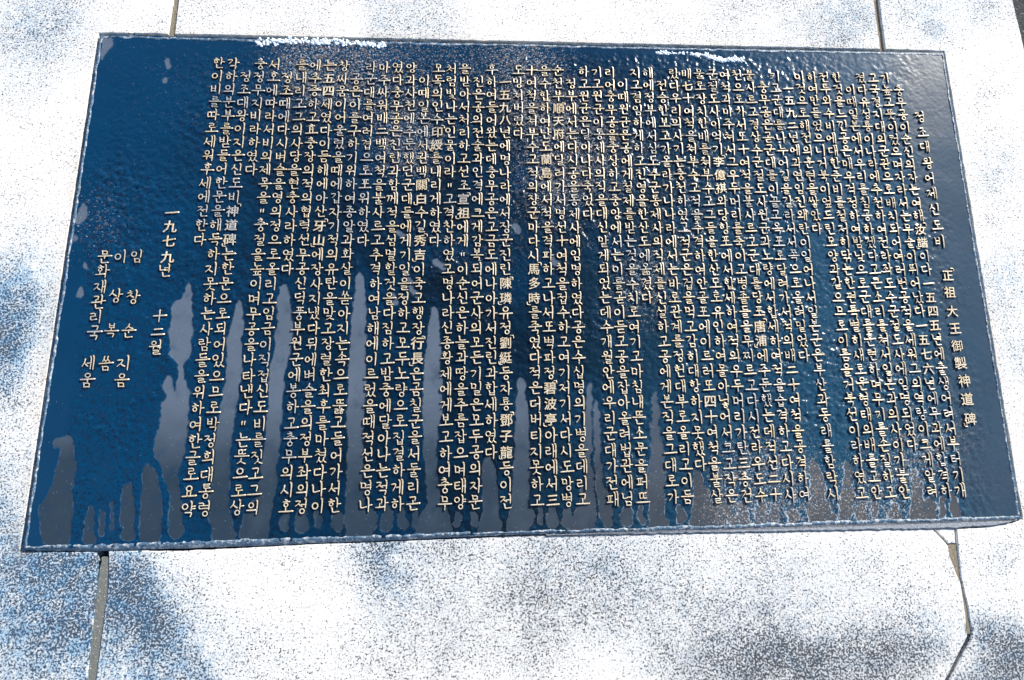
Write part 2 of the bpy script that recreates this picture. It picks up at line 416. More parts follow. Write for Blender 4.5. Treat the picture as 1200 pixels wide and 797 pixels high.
# ------------------------------------------------------------------ the plaque
plaque = bpy.data.objects.new('memorial_plaque', None); COL.objects.link(plaque)
plaque.matrix_world = M
tag(plaque, 'blue-black bronze plaque with raised gold Korean inscription, set in pale granite', 'plaque')
ZP = 0.0     # height of its face above the granite

# dried streaks: polylines of (px, py, half width)
STREAKS = [
    [(221, 332, .6), (222, 345, 4), (213, 362, 12), (213, 385, 14), (211, 412, 12), (212, 428, 3), (212, 444, 4), (215, 460, 8), (206, 478, 16), (203, 505, 17), (198, 528, 18), (200, 555, 9), (206, 585, 6), (207, 622, 9)],
    [(198, 442, 2), (197, 452, 5), (201, 465, 5)],
    [(281, 352, .5), (280, 362, 4), (279, 378, 7), (275, 400, 8), (274, 435, 9), (269, 470, 9), (265, 495, 9), (259, 530, 11), (258, 570, 10), (256, 600, 12), (262, 628, 13)],
    [(331, 333, .5), (333, 348, 7), (334, 380, 9), (330, 415, 9), (325, 435, 9), (323, 470, 8), (319, 520, 8), (315, 560, 9), (310, 585, 11), (300, 610, 15), (297, 628, 16)],
    [(422, 322, 1), (422, 335, 6), (421, 365, 8), (419, 415, 9), (418, 445, 10), (417, 495, 10), (416, 545, 9), (416, 595, 10), (420, 622, 16)],
    [(508, 359, .5), (509, 378, 6), (508, 403, 8), (507, 435, 10), (507, 470, 12), (505, 500, 9), (504, 533, 7), (507, 570, 6), (511, 590, 10), (508, 618, 22)],
    [(610, 442, .5), (611, 460, 5), (612, 490, 8), (612, 545, 9), (609, 590, 9), (607, 618, 14)],
    [(571, 534, 1), (574, 555, 8), (575, 595, 9), (573, 620, 13)],
    [(692, 450, .5), (690, 470, 4), (689, 520, 4), (690, 560, 5), (688, 590, 9), (683, 618, 16)],
    [(698, 470, 1), (700, 500, 4), (701, 540, 4), (702, 565, 4), (709, 590, 7), (712, 612, 6)],
    [(768, 459, .5), (768, 480, 4), (768, 515, 5), (771, 545, 9), (768, 570, 12), (770, 595, 9), (771, 616, 10)],
    [(815, 549, .5), (818, 565, 6), (824, 592, 12), (826, 614, 17)],
    [(953, 538, .5), (955, 552, 6), (959, 580, 9), (960, 598, 12), (958, 611, 9)],
    [(991, 541, .5), (993, 556, 5), (993, 580, 7), (991, 600, 8), (990, 611, 7)],
    [(1072, 548, .5), (1074, 570, 7), (1077, 590, 9), (1080, 609, 11)],
    [(69, 519, 7), (79, 517, 6), (79, 545, 9), (72, 575, 13), (66, 600, 20), (65, 626, 17)],
    [(107, 592, 1), (105, 610, 5), (104, 632, 7)], [(120, 600, 2), (119, 626, 3)], [(131, 590, 1), (131, 620, 2)], [(150, 572, 5), (149, 600, 8), (150, 626, 7)],
    [(172, 545, 2), (176, 570, 10), (177, 600, 13), (176, 628, 12)],
    
    [(119, 46, 5), (127, 48, 6), (122, 60, 4), (120, 70, 1)],
    [(98, 240, 1), (96, 252, 5), (92, 258, 5)], [(88, 279, 3), (86, 279, 3)], [(100, 308, 1), (100, 313, 3)], [(95, 336, 1), (94, 345, 4)],
    [(196, 70, .6), (197, 78, 2.5)], [(194, 90, .6), (194, 96, 2.5)],
]
r_ = random.Random(4)
xx = 335
while xx < 1130:
    y0 = 612 - (xx - 335) * 0.016
    hw = r_.uniform(3.5, 8)
    STREAKS.append([(xx, y0 - r_.uniform(10, 20), r_.uniform(.5, 3)), (xx + r_.uniform(-3, 3), y0 - 4, hw * .8), (xx + r_.uniform(-2, 2), y0 + 5, hw)])
    xx += r_.uniform(14, 26)
# patches on the centre band
PATCHES = [(515, 310, 8, 5), (478, 330, 7, 6), (462, 350, 5, 8), (470, 275, 4, 6), (485, 342, 6, 5), (605, 268, 4, 5), (650, 306, 4, 4), (690, 470, 2, 3)]
for x, y, a, b in PATCHES: STREAKS.append([(x - a * .5, y - b * .5, min(a, b) * .7), (x + a * .5, y + b * .5, min(a, b) * .8)])

STEP = 0.002
def quad_pt(u, v, ins):
    """u, v in 0..1 over the plaque, inset by ins on every side"""
    a = np.array(TLp) + np.array([ins, -ins]); b = np.array(TRp) + np.array([-ins, -ins])
    c = np.array(BRp) + np.array([-ins, ins]); d = np.array(BLp) + np.array([ins, ins])
    return (1 - v)[..., None] * ((1 - u)[..., None] * d + u[..., None] * c) + v[..., None] * ((1 - u)[..., None] * a + u[..., None] * b)

RIMW = 0.0030
nu, nv = 810, 450
U, V = np.meshgrid(np.linspace(0, 1, nu + 1), np.linspace(0, 1, nv + 1))
P = quad_pt(U, V, RIMW)
X, Y = P[..., 0].ravel(), P[..., 1].ravel()
PXs, PYs = seen(X, Y)
wob = 2.2 + 3.0 * sstep(620, 900, PXs)
pxn = PXs + wob * vnoise(X, Y, 0.012, 21, 3, .6); pyn = PYs + wob * vnoise(X, Y, 0.012, 22, 3, .6)
sdm = np.full(X.shape, 30.0)
for s_ in STREAKS:
    for (ax, ay, aw), (bx, by, bw) in zip(s_[:-1], s_[1:]):
        mm = max(aw, bw) + 12
        sel = (pxn > min(ax, bx) - mm) & (pxn < max(ax, bx) + mm) & (pyn > min(ay, by) - mm) & (pyn < max(ay, by) + mm)
        if not sel.any(): continue
        d, t = seg_d(pxn[sel], pyn[sel], ax, ay, bx, by)
        sdm[sel] = np.minimum(sdm[sel], d - (aw + (bw - aw) * (t ** 0.4 if aw < 3 and bw > aw else t)))
sdm = sdm + 1.5 * vnoise(X, Y, 0.018, 25, 2) + 0.8 * vnoise(X, Y, .006, 26, 2)
# the bare margin at the right has no rough ground
txt = sstep(0, 14, PXs - (55 + (640 - PYs) * 0.13)) * sstep(56, 72, PYs + 0.0 * PXs)
rmarg = PXs - (1043 + (PYs - 90) * 0.148)
txt *= 1 - 0.85 * sstep(10, 60, rmarg + 14 * vnoise(X, Y, .05, 8, 2))
upleft = sstep(250, 190, PXs + (PYs - 60) * .1) * sstep(230, 170, PYs)
txt *= 1 - 0.8 * upleft
pitted = np.exp(-((PXs - 130) / 50) ** 2 - ((PYs - 250) / 70) ** 2)
wet = sstep(-0.6, 2.0, sdm)
txt *= 1 - .8 * sstep(780, 1000, PXs + 30 * vnoise(X, Y, .06, 85, 2)) * sstep(420, 160, PYs)
rough = np.clip(txt * (0.62 + 0.38 * vnoise(X, Y, 0.06, 31, 2)) + 0.8 * pitted, 0, 1) * wet
fleck = np.zeros_like(X)
for x, y, r, a in [(700, 170, 70, .9), (760, 330, 60, .9), (620, 130, 50, .5), (480, 170, 50, 1.), (400, 80, 60, .6), (330, 120, 90, .35), (500, 60, 90, .7), (620, 62, 60, .8), (370, 60, 50, .9),
                   (560, 300, 60, .4), (1000, 400, 60, .5), (1090, 520, 50, 1.), (900, 560, 70, .9), (1030, 590, 70, 1.), (880, 600, 60, 1.), (740, 560, 40, .5), (110, 260, 50, .6), (1060, 420, 50, .6), (820, 240, 50, .4), (960, 60, 120, .4), (200, 100, 80, .2), (640, 220, 60, .7)]:
    fleck += a * np.exp(-((PXs - x) ** 2 + (PYs - y) ** 2) / (r * r))
margin = sstep(-4, 24, rmarg + 10 * vnoise(X, Y, .04, 45, 3)) * (.72 + .28 * vnoise(X, Y, .09, 46, 3))
deep = 1.0 * sstep(170, 420, PXs + 60 * vnoise(X, Y, .2, 81, 3)) * sstep(1080, 760, PXs) * (.75 + .5 * vnoise(X, Y, .07, 83, 3)) * (.45 + .55 * sstep(60, 130, PYs))
tone = sstep(590, 440, PYs) * (1 - .5 * sstep(420, 900, PXs)) + .25 * vnoise(X, Y, .05, 48, 3) - .35 * sstep(190, 150, PXs) * sstep(480, 560, PYs)  # streaks darken downwards: the viewer's dark reflection put into their colour
sheen_lime = sstep(560, 1130, PXs + (PYs - 350) * 0.35 + 50 * vnoise(X, Y, .25, 41, 3))  # mask of the painted sky sheen, also warms the dried streaks
crust = 0.10 + 0.75 * sstep(760, 900, PXs + 40 * vnoise(X, Y, .03, 43, 2)) * sstep(480, 560, PYs) + .25 * sstep(520, 590, PYs) * sstep(560, 700, PXs)
gap = sstep(420, 540, PXs) * sstep(760, 660, PXs) * sstep(500, 560, PYs) * (0.5 + .8 * vnoise(X, Y, .02, 47, 2) + .3)
Z = ZP + 0.00028 * sstep(-2, 4.5, sdm) + rough * (0.0019 * vnoise(X, Y, 0.0085, 51, 2, .6) + 0.0009 * vnoise(X, Y, 0.0044, 53)) * 1.15 \
    + 0.0004 * vnoise(X, Y, 0.09, 55, 2) + 0.00012 * vnoise(X, Y, 0.02, 57, 2)
Z -= 0.0006 * sstep(0.45, .75, vnoise(X, Y, 0.009, 59, 2)) * pitted
verts = np.stack([X, Y, Z], -1)
idx = np.arange((nu + 1) * (nv + 1)).reshape(nv + 1, nu + 1)
faces = np.stack([idx[:-1, :-1], idx[:-1, 1:], idx[1:, 1:], idx[1:, :-1]], -1).reshape(-1, 4)
me = bpy.data.meshes.new('plate')
me.vertices.add(len(verts)); me.vertices.foreach_set('co', verts.ravel())
me.loops.add(faces.size); me.loops.foreach_set('vertex_index', faces.ravel())
me.polygons.add(len(faces)); me.polygons.foreach_set('loop_start', np.arange(0, faces.size, 4)); me.polygons.foreach_set('loop_total', np.full(len(faces), 4))
me.update(calc_edges=True); me.shade_smooth()
for nm, v in (('dry', -sdm), ('rough', rough), ('fleck', np.clip(fleck, 0, 1)), ('sheen_lime', sheen_lime), ('crust', np.clip(crust, 0, 1)), ('gap', np.clip(gap, 0, 1)), ('margin', np.clip(margin, 0, 1)), ('deep', np.clip(deep, 0, 1)), ('tone', np.clip(tone, 0, 1))):
    a_ = me.attributes.new(nm, 'FLOAT', 'POINT'); a_.data.foreach_set('value', v.astype(np.float32))
me.materials.append(PLATE)
link('plate', me, plaque)

def plate_height(x, y):
    u = (x - X[0]) / (X[nu] - X[0]); v = (y - Y[0]) / (Y[-1] - Y[0])
    i = int(min(max(v * nv, 0), nv)); j = int(min(max(u * nu, 0), nu))
    return float(Z[i * (nu + 1) + j])

# bevelled rim, one strip all round, wider and more broken along the foot
def rim():
    lay = []
    corners = [np.array(TLp), np.array(TRp), np.array(BRp), np.array(BLp)]
    inw = [np.array(v, float) for v in ((1, -1), (-1, -1), (-1, 1), (1, 1))]
    pts, nrm, side = [], [], []
    for i in range(4):
        a, b = corners[i], corners[(i + 1) % 4]; na, nb = inw[i], inw[(i + 1) % 4]
        L = np.linalg.norm(b - a); k = int(L / 0.004)
        for j in range(k):
            t = j / k; c = (inw[i] + inw[(i + 1) % 4]) / 2
            w_ = min(1, min(t, 1 - t) * L / 0.008)
            n_ = c * w_ + (na if t < .5 else nb) * (1 - w_)
            pts.append(a + (b - a) * t); nrm.append(n_); side.append(i)
    pts = np.array(pts); nrm = np.array(nrm); side = np.array(side)
    n = len(pts)
    e = vnoise(pts[:, 0], pts[:, 1], .03, 61, 3, .6)
    e2 = vnoise(pts[:, 0], pts[:, 1], .012, 63, 2, .6)
    inner = np.choose(side, [0.0090, 0.0072, 0.0075, 0.0082]) + 0.0022 * e2 - np.where(side == 2, .0015 * sstep(300, 900, seen(pts[:, 0], pts[:, 1])[0]), 0)
    qx, qy = seen(pts[:, 0], pts[:, 1], ZG)
    line = 646 + (608 - 646) * (qx - 26) / 1170
    foot = np.interp(qx, [f[0] for f in FOOT], [f[1] for f in FOOT]) - line - 0.6
    foot = np.minimum(foot, 2.2)
    outer = -0.0002 - 0.0010 * np.clip(e, 0, 1) - np.where(side == 2, foot / 1.0 * 0.00165, 0)
    rows = []
    for f_, z_ in ((1.0, ZP + .0002), (.86, ZP + .0013), (.62, ZP + .0009), (.32, ZP - .0016), (.08, ZG + .0008), (0.0, ZG - 0.003), (0.0, -0.035)):
        off_ = outer + (inner - outer) * f_
        q = pts + nrm * off_[:, None]
        zz = z_ + (0.0007 * vnoise(q[:, 0], q[:, 1], .009, 65 + int(f_ * 10), 2) if f_ > .05 else 0)
        rows.append(np.column_stack([q, np.full(n, 0) + zz]))
    vs_ = np.concatenate(rows)
    fs = [(r * n + i, r * n + (i + 1) % n, (r + 1) * n + (i + 1) % n, (r + 1) * n + i) for r in range(len(rows) - 1) for i in range(n)]
    m_ = bpy.data.meshes.new('rim'); m_.from_pydata(vs_.tolist(), [], fs); m_.update()
    bm = bmesh.new(); bm.from_mesh(m_); bmesh.ops.recalc_face_normals(bm, faces=bm.faces)
    up = sum(f.normal.z for f in bm.faces)
    if up < 0: bmesh.ops.reverse_faces(bm, faces=bm.faces)
    bm.to_mesh(m_); bm.free(); m_.shade_smooth(); m_.materials.append(RIM)
    link('rim', m_, plaque)
rim()

# ------------------------------------------------------------------ brush-stroke Hangul
EM = 0.0198
CHO = 'ㄱㄲㄴㄷㄸㄹㅁㅂㅃㅅㅆㅇㅈㅉㅊㅋㅌㅍㅎ'
JUNG = 'ㅏㅐㅑㅒㅓㅔㅕㅖㅗㅘㅙㅚㅛㅜㅝㅞㅟㅠㅡㅢㅣ'
JONG = ['', 'ㄱ', 'ㄲ', 'ㄱㅅ', 'ㄴ', 'ㄴㅈ', 'ㄴㅎ', 'ㄷ', 'ㄹ', 'ㄹㄱ', 'ㄹㅁ', 'ㄹㅂ', 'ㄹㅅ', 'ㄹㅌ', 'ㄹㅍ', 'ㄹㅎ', 'ㅁ', 'ㅂ', 'ㅂㅅ', 'ㅅ', 'ㅆ', 'ㅇ', 'ㅈ', 'ㅊ', 'ㅋ', 'ㅌ', 'ㅍ', 'ㅎ']
DBL = {'ㄲ': 'ㄱㄱ', 'ㄸ': 'ㄷㄷ', 'ㅃ': 'ㅂㅂ', 'ㅆ': 'ㅅㅅ', 'ㅉ': 'ㅈㅈ'}
# strokes: list of (points, start width, end width); 'ring' = (cx, cy, r)
def cons(c, side):
    S = []
    if c == 'ㄱ':
        S = [([(.05, .84), (.55, .90), (.88, .88), (.74, .48), (.30, .0)], 1, .55)] if side == 'left' else [([(.05, .82), (.5, .86), (.92, .88), (.90, .5), (.80, .02)], 1, .8)]
    elif c == 'ㄴ': S = [([(.06, 1.), (.15, .86), (.15, .2), (.35, .1), (1.02, .24)], 1.1, .8)]
    elif c == 'ㄷ': S = [([(.06, .86), (.9, .94)], 1, 1.), ([(.15, .86), (.14, .22), (.32, .08), (1.03, .2)], .95, .8)]
    elif c == 'ㄹ': S = [([(.06, .93), (.86, .98), (.80, .56)], .9, .8), ([(.80, .56), (.14, .50)], .8, .8), ([(.14, .50), (.15, .1), (.4, .02), (1.0, .12)], .8, .8)]
    elif c == 'ㅁ': S = [([(.06, .95), (.15, .84), (.19, .06)], 1, .8), ([(.15, .84), (.90, .90), (.82, .02)], .85, .85), ([(.19, .1), (.84, .12)], .8, .8)]
    elif c == 'ㅂ': S = [([(.08, 1.0), (.15, .9), (.19, .04)], 1, .8), ([(.80, 1.04), (.86, .92), (.82, .02)], 1, .8), ([(.18, .52), (.84, .55)], .75, .75), ([(.19, .1), (.84, .12)], .8, .8)]
    elif c == 'ㅅ': S = [([(.50, 1.0), (.52, .80), (.34, .40), (.0, .03)], 1.1, .5), ([(.42, .56), (.66, .30), (1.0, .10)], .7, 1.1)]
    elif c == 'ㅇ': S = [('ring', (.5, .48, .44))]
    elif c == 'ㅈ': S = [([(.04, .86), (.52, .91), (.84, .88), (.52, .42), (.0, .03)], .95, .5), ([(.50, .44), (.72, .22), (1.0, .10)], .7, 1.05)]
    elif c == 'ㅊ': S = [([(.36, 1.14), (.60, 1.00)], 1.1, .9), ([(.06, .72), (.52, .78), (.84, .74), (.52, .36), (.0, .0)], .9, .5), ([(.50, .38), (.72, .2), (1.0, .06)], .7, 1.)]
    elif c == 'ㅋ': S = cons('ㄱ', side) + [([(.10, .46), (.78, .52)], .8, .7)]
    elif c == 'ㅌ': S = [([(.06, .90), (.9, .97)], .9, .9), ([(.14, .52), (.84, .56)], .75, .75), ([(.15, .9), (.14, .18), (.32, .04), (1.03, .14)], .9, .8)]
    elif c == 'ㅍ': S = [([(.04, .86), (.96, .92)], .9, .95), ([(.30, .86), (.36, .14)], .8, .7), ([(.72, .88), (.64, .14)], .8, .7), ([(.0, .06), (1.0, .12)], .9, .95)]
    elif c == 'ㅎ': S = [([(.36, 1.14), (.60, 1.02)], 1.0, .9), ([(.06, .76), (.94, .82)], .85, .9), ('ring', (.5, .30, .30))]
    elif c in DBL:
        a, b = DBL[c]
        for k, ch in enumerate((a, b)):
            for s in cons(ch, side): S.append(fit(s, (.0 + .52 * k, 0, .46 + .54 * k, 1)))
    return S
def fit(s, box):
    x0, y0, x1, y1 = box
    if s[0] == 'ring':
        cx, cy, r = s[1][:3]; rx = r * (x1 - x0) if len(s[1]) == 3 else s[1][2] * (x1 - x0)
        ry = (s[1][3] if len(s[1]) == 4 else r) * (y1 - y0)
        if len(s[1]) == 4: rx = s[1][2] * (x1 - x0)
        return ('ring', (x0 + cx * (x1 - x0), y0 + cy * (y1 - y0), rx, ry))
    return ([(x0 + x * (x1 - x0), y0 + y * (y1 - y0)) for x, y in s[0]], s[1], s[2])
def vstroke(x, top, bot, w0=1.15, w1=.75): return ([(x - .075, top + .035), (x, top - .05), (x + .004, (top + bot) / 2), (x - .012, bot)], w0, w1)
def hstroke(x0, x1, y, r=.03): return ([(x0, y - r * .4), (x0 + (x1 - x0) * .5, y), (x1, y + r)], .9, 1.1)

def syllable(ch):
    k = ord(ch) - 0xAC00
    ci, vi, ji = CHO[k // 588], JUNG[k % 588 // 28], JONG[k % 28]
    S = []; fin = bool(ji)
    if vi in 'ㅏㅐㅑㅒㅓㅔㅕㅖㅣ':
        two = vi in 'ㅐㅒㅔㅖ'
        top, bot = (1.03, .36) if fin else (1.04, -.06)
        xr_ = .88 if two else (.76 if vi in 'ㅏㅑ' else .84)
        yc = .60 if fin else .46
        box = (.04, .46, .50, .92) if fin else (.03, .20, .54, .80)
        if two: box = (.0, box[1], .44, box[3])
        if vi in 'ㅓㅕ': box = (box[0], box[1], .50, box[3])
        if vi in 'ㅔㅖ': box = (.0, box[1], .40, box[3])
        if ci in DBL: box = (box[0] - .03, box[1], box[2] + .06, box[3])
        for s in cons(ci, 'left'): S.append(fit(s, box))
        S.append(vstroke(xr_, top, bot))
        if two: S.append(vstroke(xr_ - .21, top - .05, bot + .06, 1.0, .7))
        if vi == 'ㅏ': S.append(([(.76, yc + .0), (.99, yc + .03)], .9, .8))
        if vi == 'ㅑ': S += [([(.76, yc + .10), (.97, yc + .13)], .85, .8), ([(.76, yc - .08), (.98, yc - .05)], .85, .8)]
        if vi == 'ㅐ': S.append(([(.68, yc), (.87, yc + .02)], .8, .8))
        if vi == 'ㅒ': S += [([(.68, yc + .09), (.87, yc + .1)], .8, .8), ([(.68, yc - .09), (.87, yc - .08)], .8, .8)]
        x1_ = xr_ - (.21 if two else 0)
        if vi in 'ㅓㅔ': S.append(([(box[2] - .04, yc), (x1_, yc + .03)], .85, .8))
        if vi in 'ㅕㅖ': S += [([(box[2] - .05, yc + .11), (x1_, yc + .13)], .8, .8), ([(box[2] - .05, yc - .10), (x1_, yc - .08)], .8, .8)]
        fb = (.30, -.08, .86, .30)
    elif vi in 'ㅗㅛㅜㅠㅡ':
        box = {'ㅗ': (.24, .50, .76, .98), 'ㅜ': (.24, .54, .76, 1.0), 'ㅡ': (.22, .42, .78, .94)}['ㅗ' if vi in 'ㅗㅛ' else 'ㅜ' if vi in 'ㅜㅠ' else 'ㅡ']
        hy = .13 if vi in 'ㅗㅛ' else .38 if vi in 'ㅜㅠ' else .18
        if fin:
            box = (.24, .70, .76, 1.06); hy = .46 if vi in 'ㅗㅛ' else .56 if vi in 'ㅜㅠ' else .52
            if vi == 'ㅡ': box = (.24, .64, .76, 1.04)
        for s in cons(ci, 'top'): S.append(fit(s, box))
        S.append(hstroke(-.02, 1.02, hy))
        if vi == 'ㅗ': S.append(([(.50, box[1] - .0), (.50, hy)], .9, .8))
        if vi == 'ㅛ': S += [([(.36, box[1]), (.37, hy)], .85, .8), ([(.64, box[1]), (.63, hy)], .85, .8)]
        lo = .34 if fin else -.08
        if vi == 'ㅜ': S.append(([(.54, hy + .01), (.53, lo)], 1., .7))
        if vi == 'ㅠ': S += [([(.36, hy), (.31, lo)], .9, .6), ([(.66, hy), (.67, lo)], .9, .7)]
        fb = (.22, -.08, .80, .30)
    else:
        hor = 'ㅗ' if vi in 'ㅘㅙㅚ' else 'ㅜ' if vi in 'ㅝㅞㅟ' else 'ㅡ'
        box = (.12, .50, .54, .94); hy = .24
        if hor == 'ㅜ': hy = .38; box = (.12, .54, .54, .98)
        if hor == 'ㅡ': hy = .26; box = (.1, .44, .54, .90)
        if fin:
            box = (.12, .66, .52, 1.0); hy = .46
            if hor == 'ㅜ': hy = .56
        two = vi in 'ㅙㅞ'
        if two: box = (box[0] - .06, box[1], box[2] - .06, box[3])
        for s in cons(ci, 'top'): S.append(fit(s, box))
        xe = .60 if two else .70
        S.append(hstroke(0., xe, hy, .035))
        cx = (box[0] + box[2]) / 2
        if hor == 'ㅗ': S.append(([(cx, box[1]), (cx, hy)], .85, .8))
        if hor == 'ㅜ': S.append(([(cx + .02, hy), (cx + .0, .34 if fin else .06)], .9, .65))
        top, bot = (1.05, .34) if fin else (1.04, -.06)
        xv = .90 if two else .82
        if vi == 'ㅘ': xv = .77
        S.append(vstroke(xv, top, bot))
        if two: S.append(vstroke(xv - .2, top - .05, bot + .06, 1., .7))
        if vi == 'ㅘ': S.append(([(xv, .58), (.99, .6)], .85, .8))
        if vi == 'ㅙ': S.append(([(xv - .2, .6), (xv, .62)], .8, .8))
        if vi == 'ㅝ': S.append(([(xv - .2, .24 if not fin else .48), (xv, .26 if not fin else .5)], .8, .8))
        fb = (.28, -.08, .84, .27)
    if fin:
        if len(ji) == 2:
            for q, jc in enumerate(ji):
                w_ = (fb[2] - fb[0] + .14) / 2
                for s in cons(jc, 'top'): S.append(fit(s, (fb[0] - .07 + q * (w_ + .02), fb[1], fb[0] - .07 + q * (w_ + .02) + w_ - .03, fb[3])))
        else:
            b_ = fb
            if ji in DBL: b_ = (fb[0] - .08, fb[1], fb[2] + .06, fb[3])
            if ji == 'ㅇ': b_ = (fb[0] + .10, fb[1], fb[2] - .06, fb[3] + .02)
            for s in cons(ji, 'top'): S.append(fit(s, b_))
    n = len(S); wmul = 1.0 if n <= 4 else .92 if n <= 6 else .82
    return S, wmul

HL = 0.0029     # relief of the lettering
WB, WT = 0.00228, 0.00110   # half width at base and at the worn top
def smooth_line(p):
    if len(p) < 3: return p
    out = [p[0]]
    for i in range(1, len(p) - 1):
        a, b, c = p[i - 1], p[i], p[i + 1]
        out.append((b[0] * .7 + a[0] * .3, b[1] * .7 + a[1] * .3)); out.append((b[0] * .7 + c[0] * .3, b[1] * .7 + c[1] * .3))
    return out + [p[-1]]

def stroke_mesh(V_, F_, Mi, S, wmul, seed):
    r = random.Random(seed)
    for si, s in enumerate(S):
        h = HL * (1 + .04 * r.uniform(-1, 1)) + si * 0.00003
        closed = s[0] == 'ring'
        if closed:
            cx, cy, rx, ry = s[1]; k = 10
            m = min(rx, ry) ; rx = (rx + m) / 2; ry = (ry + m) / 2
            pts = [((cx + rx * math.sin(a)) * EM, (cy + ry * math.cos(a)) * EM) for a in [2 * math.pi * i / k for i in range(k)]]
            ws = [wmul * .86] * k
        else:
            p = smooth_line(s[0]); n = len(p)
            pts = [(x * EM, y * EM) for x, y in p]
            ws = [(s[1] + (s[2] - s[1]) * i / (n - 1)) * wmul * (1 + .06 * r.uniform(-1, 1)) for i in range(n)]
            # rounded ends
            def endp(a, b, d):
                L = math.hypot(a[0] - b[0], a[1] - b[1]) or 1
                return (a[0] + (a[0] - b[0]) / L * d, a[1] + (a[1] - b[1]) / L * d)
            pts = [endp(pts[0], pts[1], WB * .75 * ws[0])] + pts + [endp(pts[-1], pts[-2], WB * .75 * ws[-1])]
            ws = [ws[0] * .5] + ws + [ws[-1] * .5]
        n = len(pts); base = len(V_)
        for i in range(n):
            a = pts[i - 1] if (closed or i) else pts[0]
            b = pts[(i + 1) % n] if (closed or i < n - 1) else pts[-1]
            L = math.hypot(b[0] - a[0], b[1] - a[1]) or 1
            nx, ny = -(b[1] - a[1]) / L, (b[0] - a[0]) / L
            x, y = pts[i]
            hh = h if closed or 0 < i < n - 1 else h * .55
            for o_, z in ((-WB, -.0008), (-WT, hh * .90), (0, hh), (WT, hh * .90), (WB, -.0008)):
                V_.append((x + nx * o_ * ws[i], y + ny * o_ * ws[i], z))
        for i in range(n if closed else n - 1):
            j = (i + 1) % n
            for q in range(4):
                F_.append((base + i * 5 + q, base + j * 5 + q, base + j * 5 + q + 1, base + i * 5 + q + 1)); Mi.append(1 if q in (0, 3) else 0)
        if not closed:
            for i in (0, n - 1):
                f = [base + i * 5 + q for q in range(5)]
                F_.append(tuple(f)); Mi.append(1)

GLYPH = {}
def finish(name, V_, F_, Mi):
    me = bpy.data.meshes.new(name); me.from_pydata(V_, [], F_)
    me.materials.append(LTOP); me.materials.append(LSIDE)
    me.polygons.foreach_set('material_index', Mi)
    bm = bmesh.new(); bm.from_mesh(me); bmesh.ops.recalc_face_normals(bm, faces=bm.faces); bm.to_mesh(me); bm.free()
    me.update(); return me

SPIKY = '御'
BOLD = '四五六七八九百大天王子山牙正行白吉道亭'
def hanja(ch):
    cu = bpy.data.curves.new('hanja', 'FONT'); cu.body = ch; cu.size = 0.0222
    cu.extrude = HL * .5; cu.bevel_depth = 0.0 if ch in SPIKY else 0.00026 if ch not in BOLD else 0.00042; cu.bevel_resolution = 0
    cu.resolution_u = 2
    cu.align_x = 'CENTER'
    ob = bpy.data.objects.new('tmp', cu); COL.objects.link(ob)
    dg = bpy.context.evaluated_depsgraph_get(); dg.update()
    me = bpy.data.meshes.new_from_object(ob.evaluated_get(dg))
    bpy.data.objects.remove(ob)
    co = np.empty(len(me.vertices) * 3); me.vertices.foreach_get('co', co); co = co.reshape(-1, 3)
    if len(co) == 0: return None
    # centre vertically within an EM box
    co[:, 0] += EM * .5
    co[:, 1] += EM * .48 - .0222 * .375
    co[:, 1] += (co[:, 0] - EM * .5) * .03
    co[:, 2] += HL * .5 - co[:, 2].max() + HL * .5
    me.vertices.foreach_set('co', co.ravel()); me.update()
    me.materials.clear(); me.materials.append(LTOP); me.materials.append(LSIDE)
    nz = np.empty(len(me.polygons) * 3); me.polygons.foreach_get('normal', nz); nz = nz.reshape(-1, 3)[:, 2]
    me.polygons.foreach_set('material_index', np.where(nz > .5, 0, 1).astype(np.int32))
    for p_ in me.polygons: p_.use_smooth = False
    return me

def glyph(ch):
    if ch in GLYPH: return GLYPH[ch]
    V_, F_, Mi = [], [], []
    if '가' <= ch <= '힣':
        S, w_ = syllable(ch); stroke_mesh(V_, F_, Mi, S, w_, ord(ch)); me = finish('letter', V_, F_, Mi)
    elif ch == '"':
        stroke_mesh(V_, F_, Mi, [([(.36, .62), (.36, .38)], 1, .7), ([(.58, .64), (.58, .38)], 1, .7)], 1, 3); me = finish('letter', V_, F_, Mi)
    elif ch == '「':
        stroke_mesh(V_, F_, Mi, [([(.88, 1.12), (1.14, 1.12), (1.14, .88)], .7, .6)], 1, 3); me = finish('letter', V_, F_, Mi)
    elif ch == '」':
        stroke_mesh(V_, F_, Mi, [([(-.12, .12), (-.12, -.12), (.14, -.12)], .7, .6)], 1, 3); me = finish('letter', V_, F_, Mi)
    elif ch in '一二三十':
        S = {'一': [([(0, .44), (.5, .47), (1., .52)], 1., 1.2)], '二': [([(.2, .68), (.78, .73)], 1., 1.1), ([(.02, .22), (1., .28)], 1, 1.15)],
             '三': [([(.16, .84), (.82, .88)], 1, 1.1), ([(.24, .50), (.76, .54)], 1, 1.1), ([(.02, .12), (1., .17)], 1, 1.15)],
             '十': [([(.02, .50), (1., .56)], 1, 1.15), ([(.5, .98), (.52, .5), (.5, -.02)], 1.1, .7)]}[ch]
        stroke_mesh(V_, F_, Mi, S, 1, 3); me = finish('letter', V_, F_, Mi)
    else:
        me = hanja(ch)
        if me is None: me = finish('letter', V_, F_, Mi)
    me.name = 'letter'
    GLYPH[ch] = me; return me

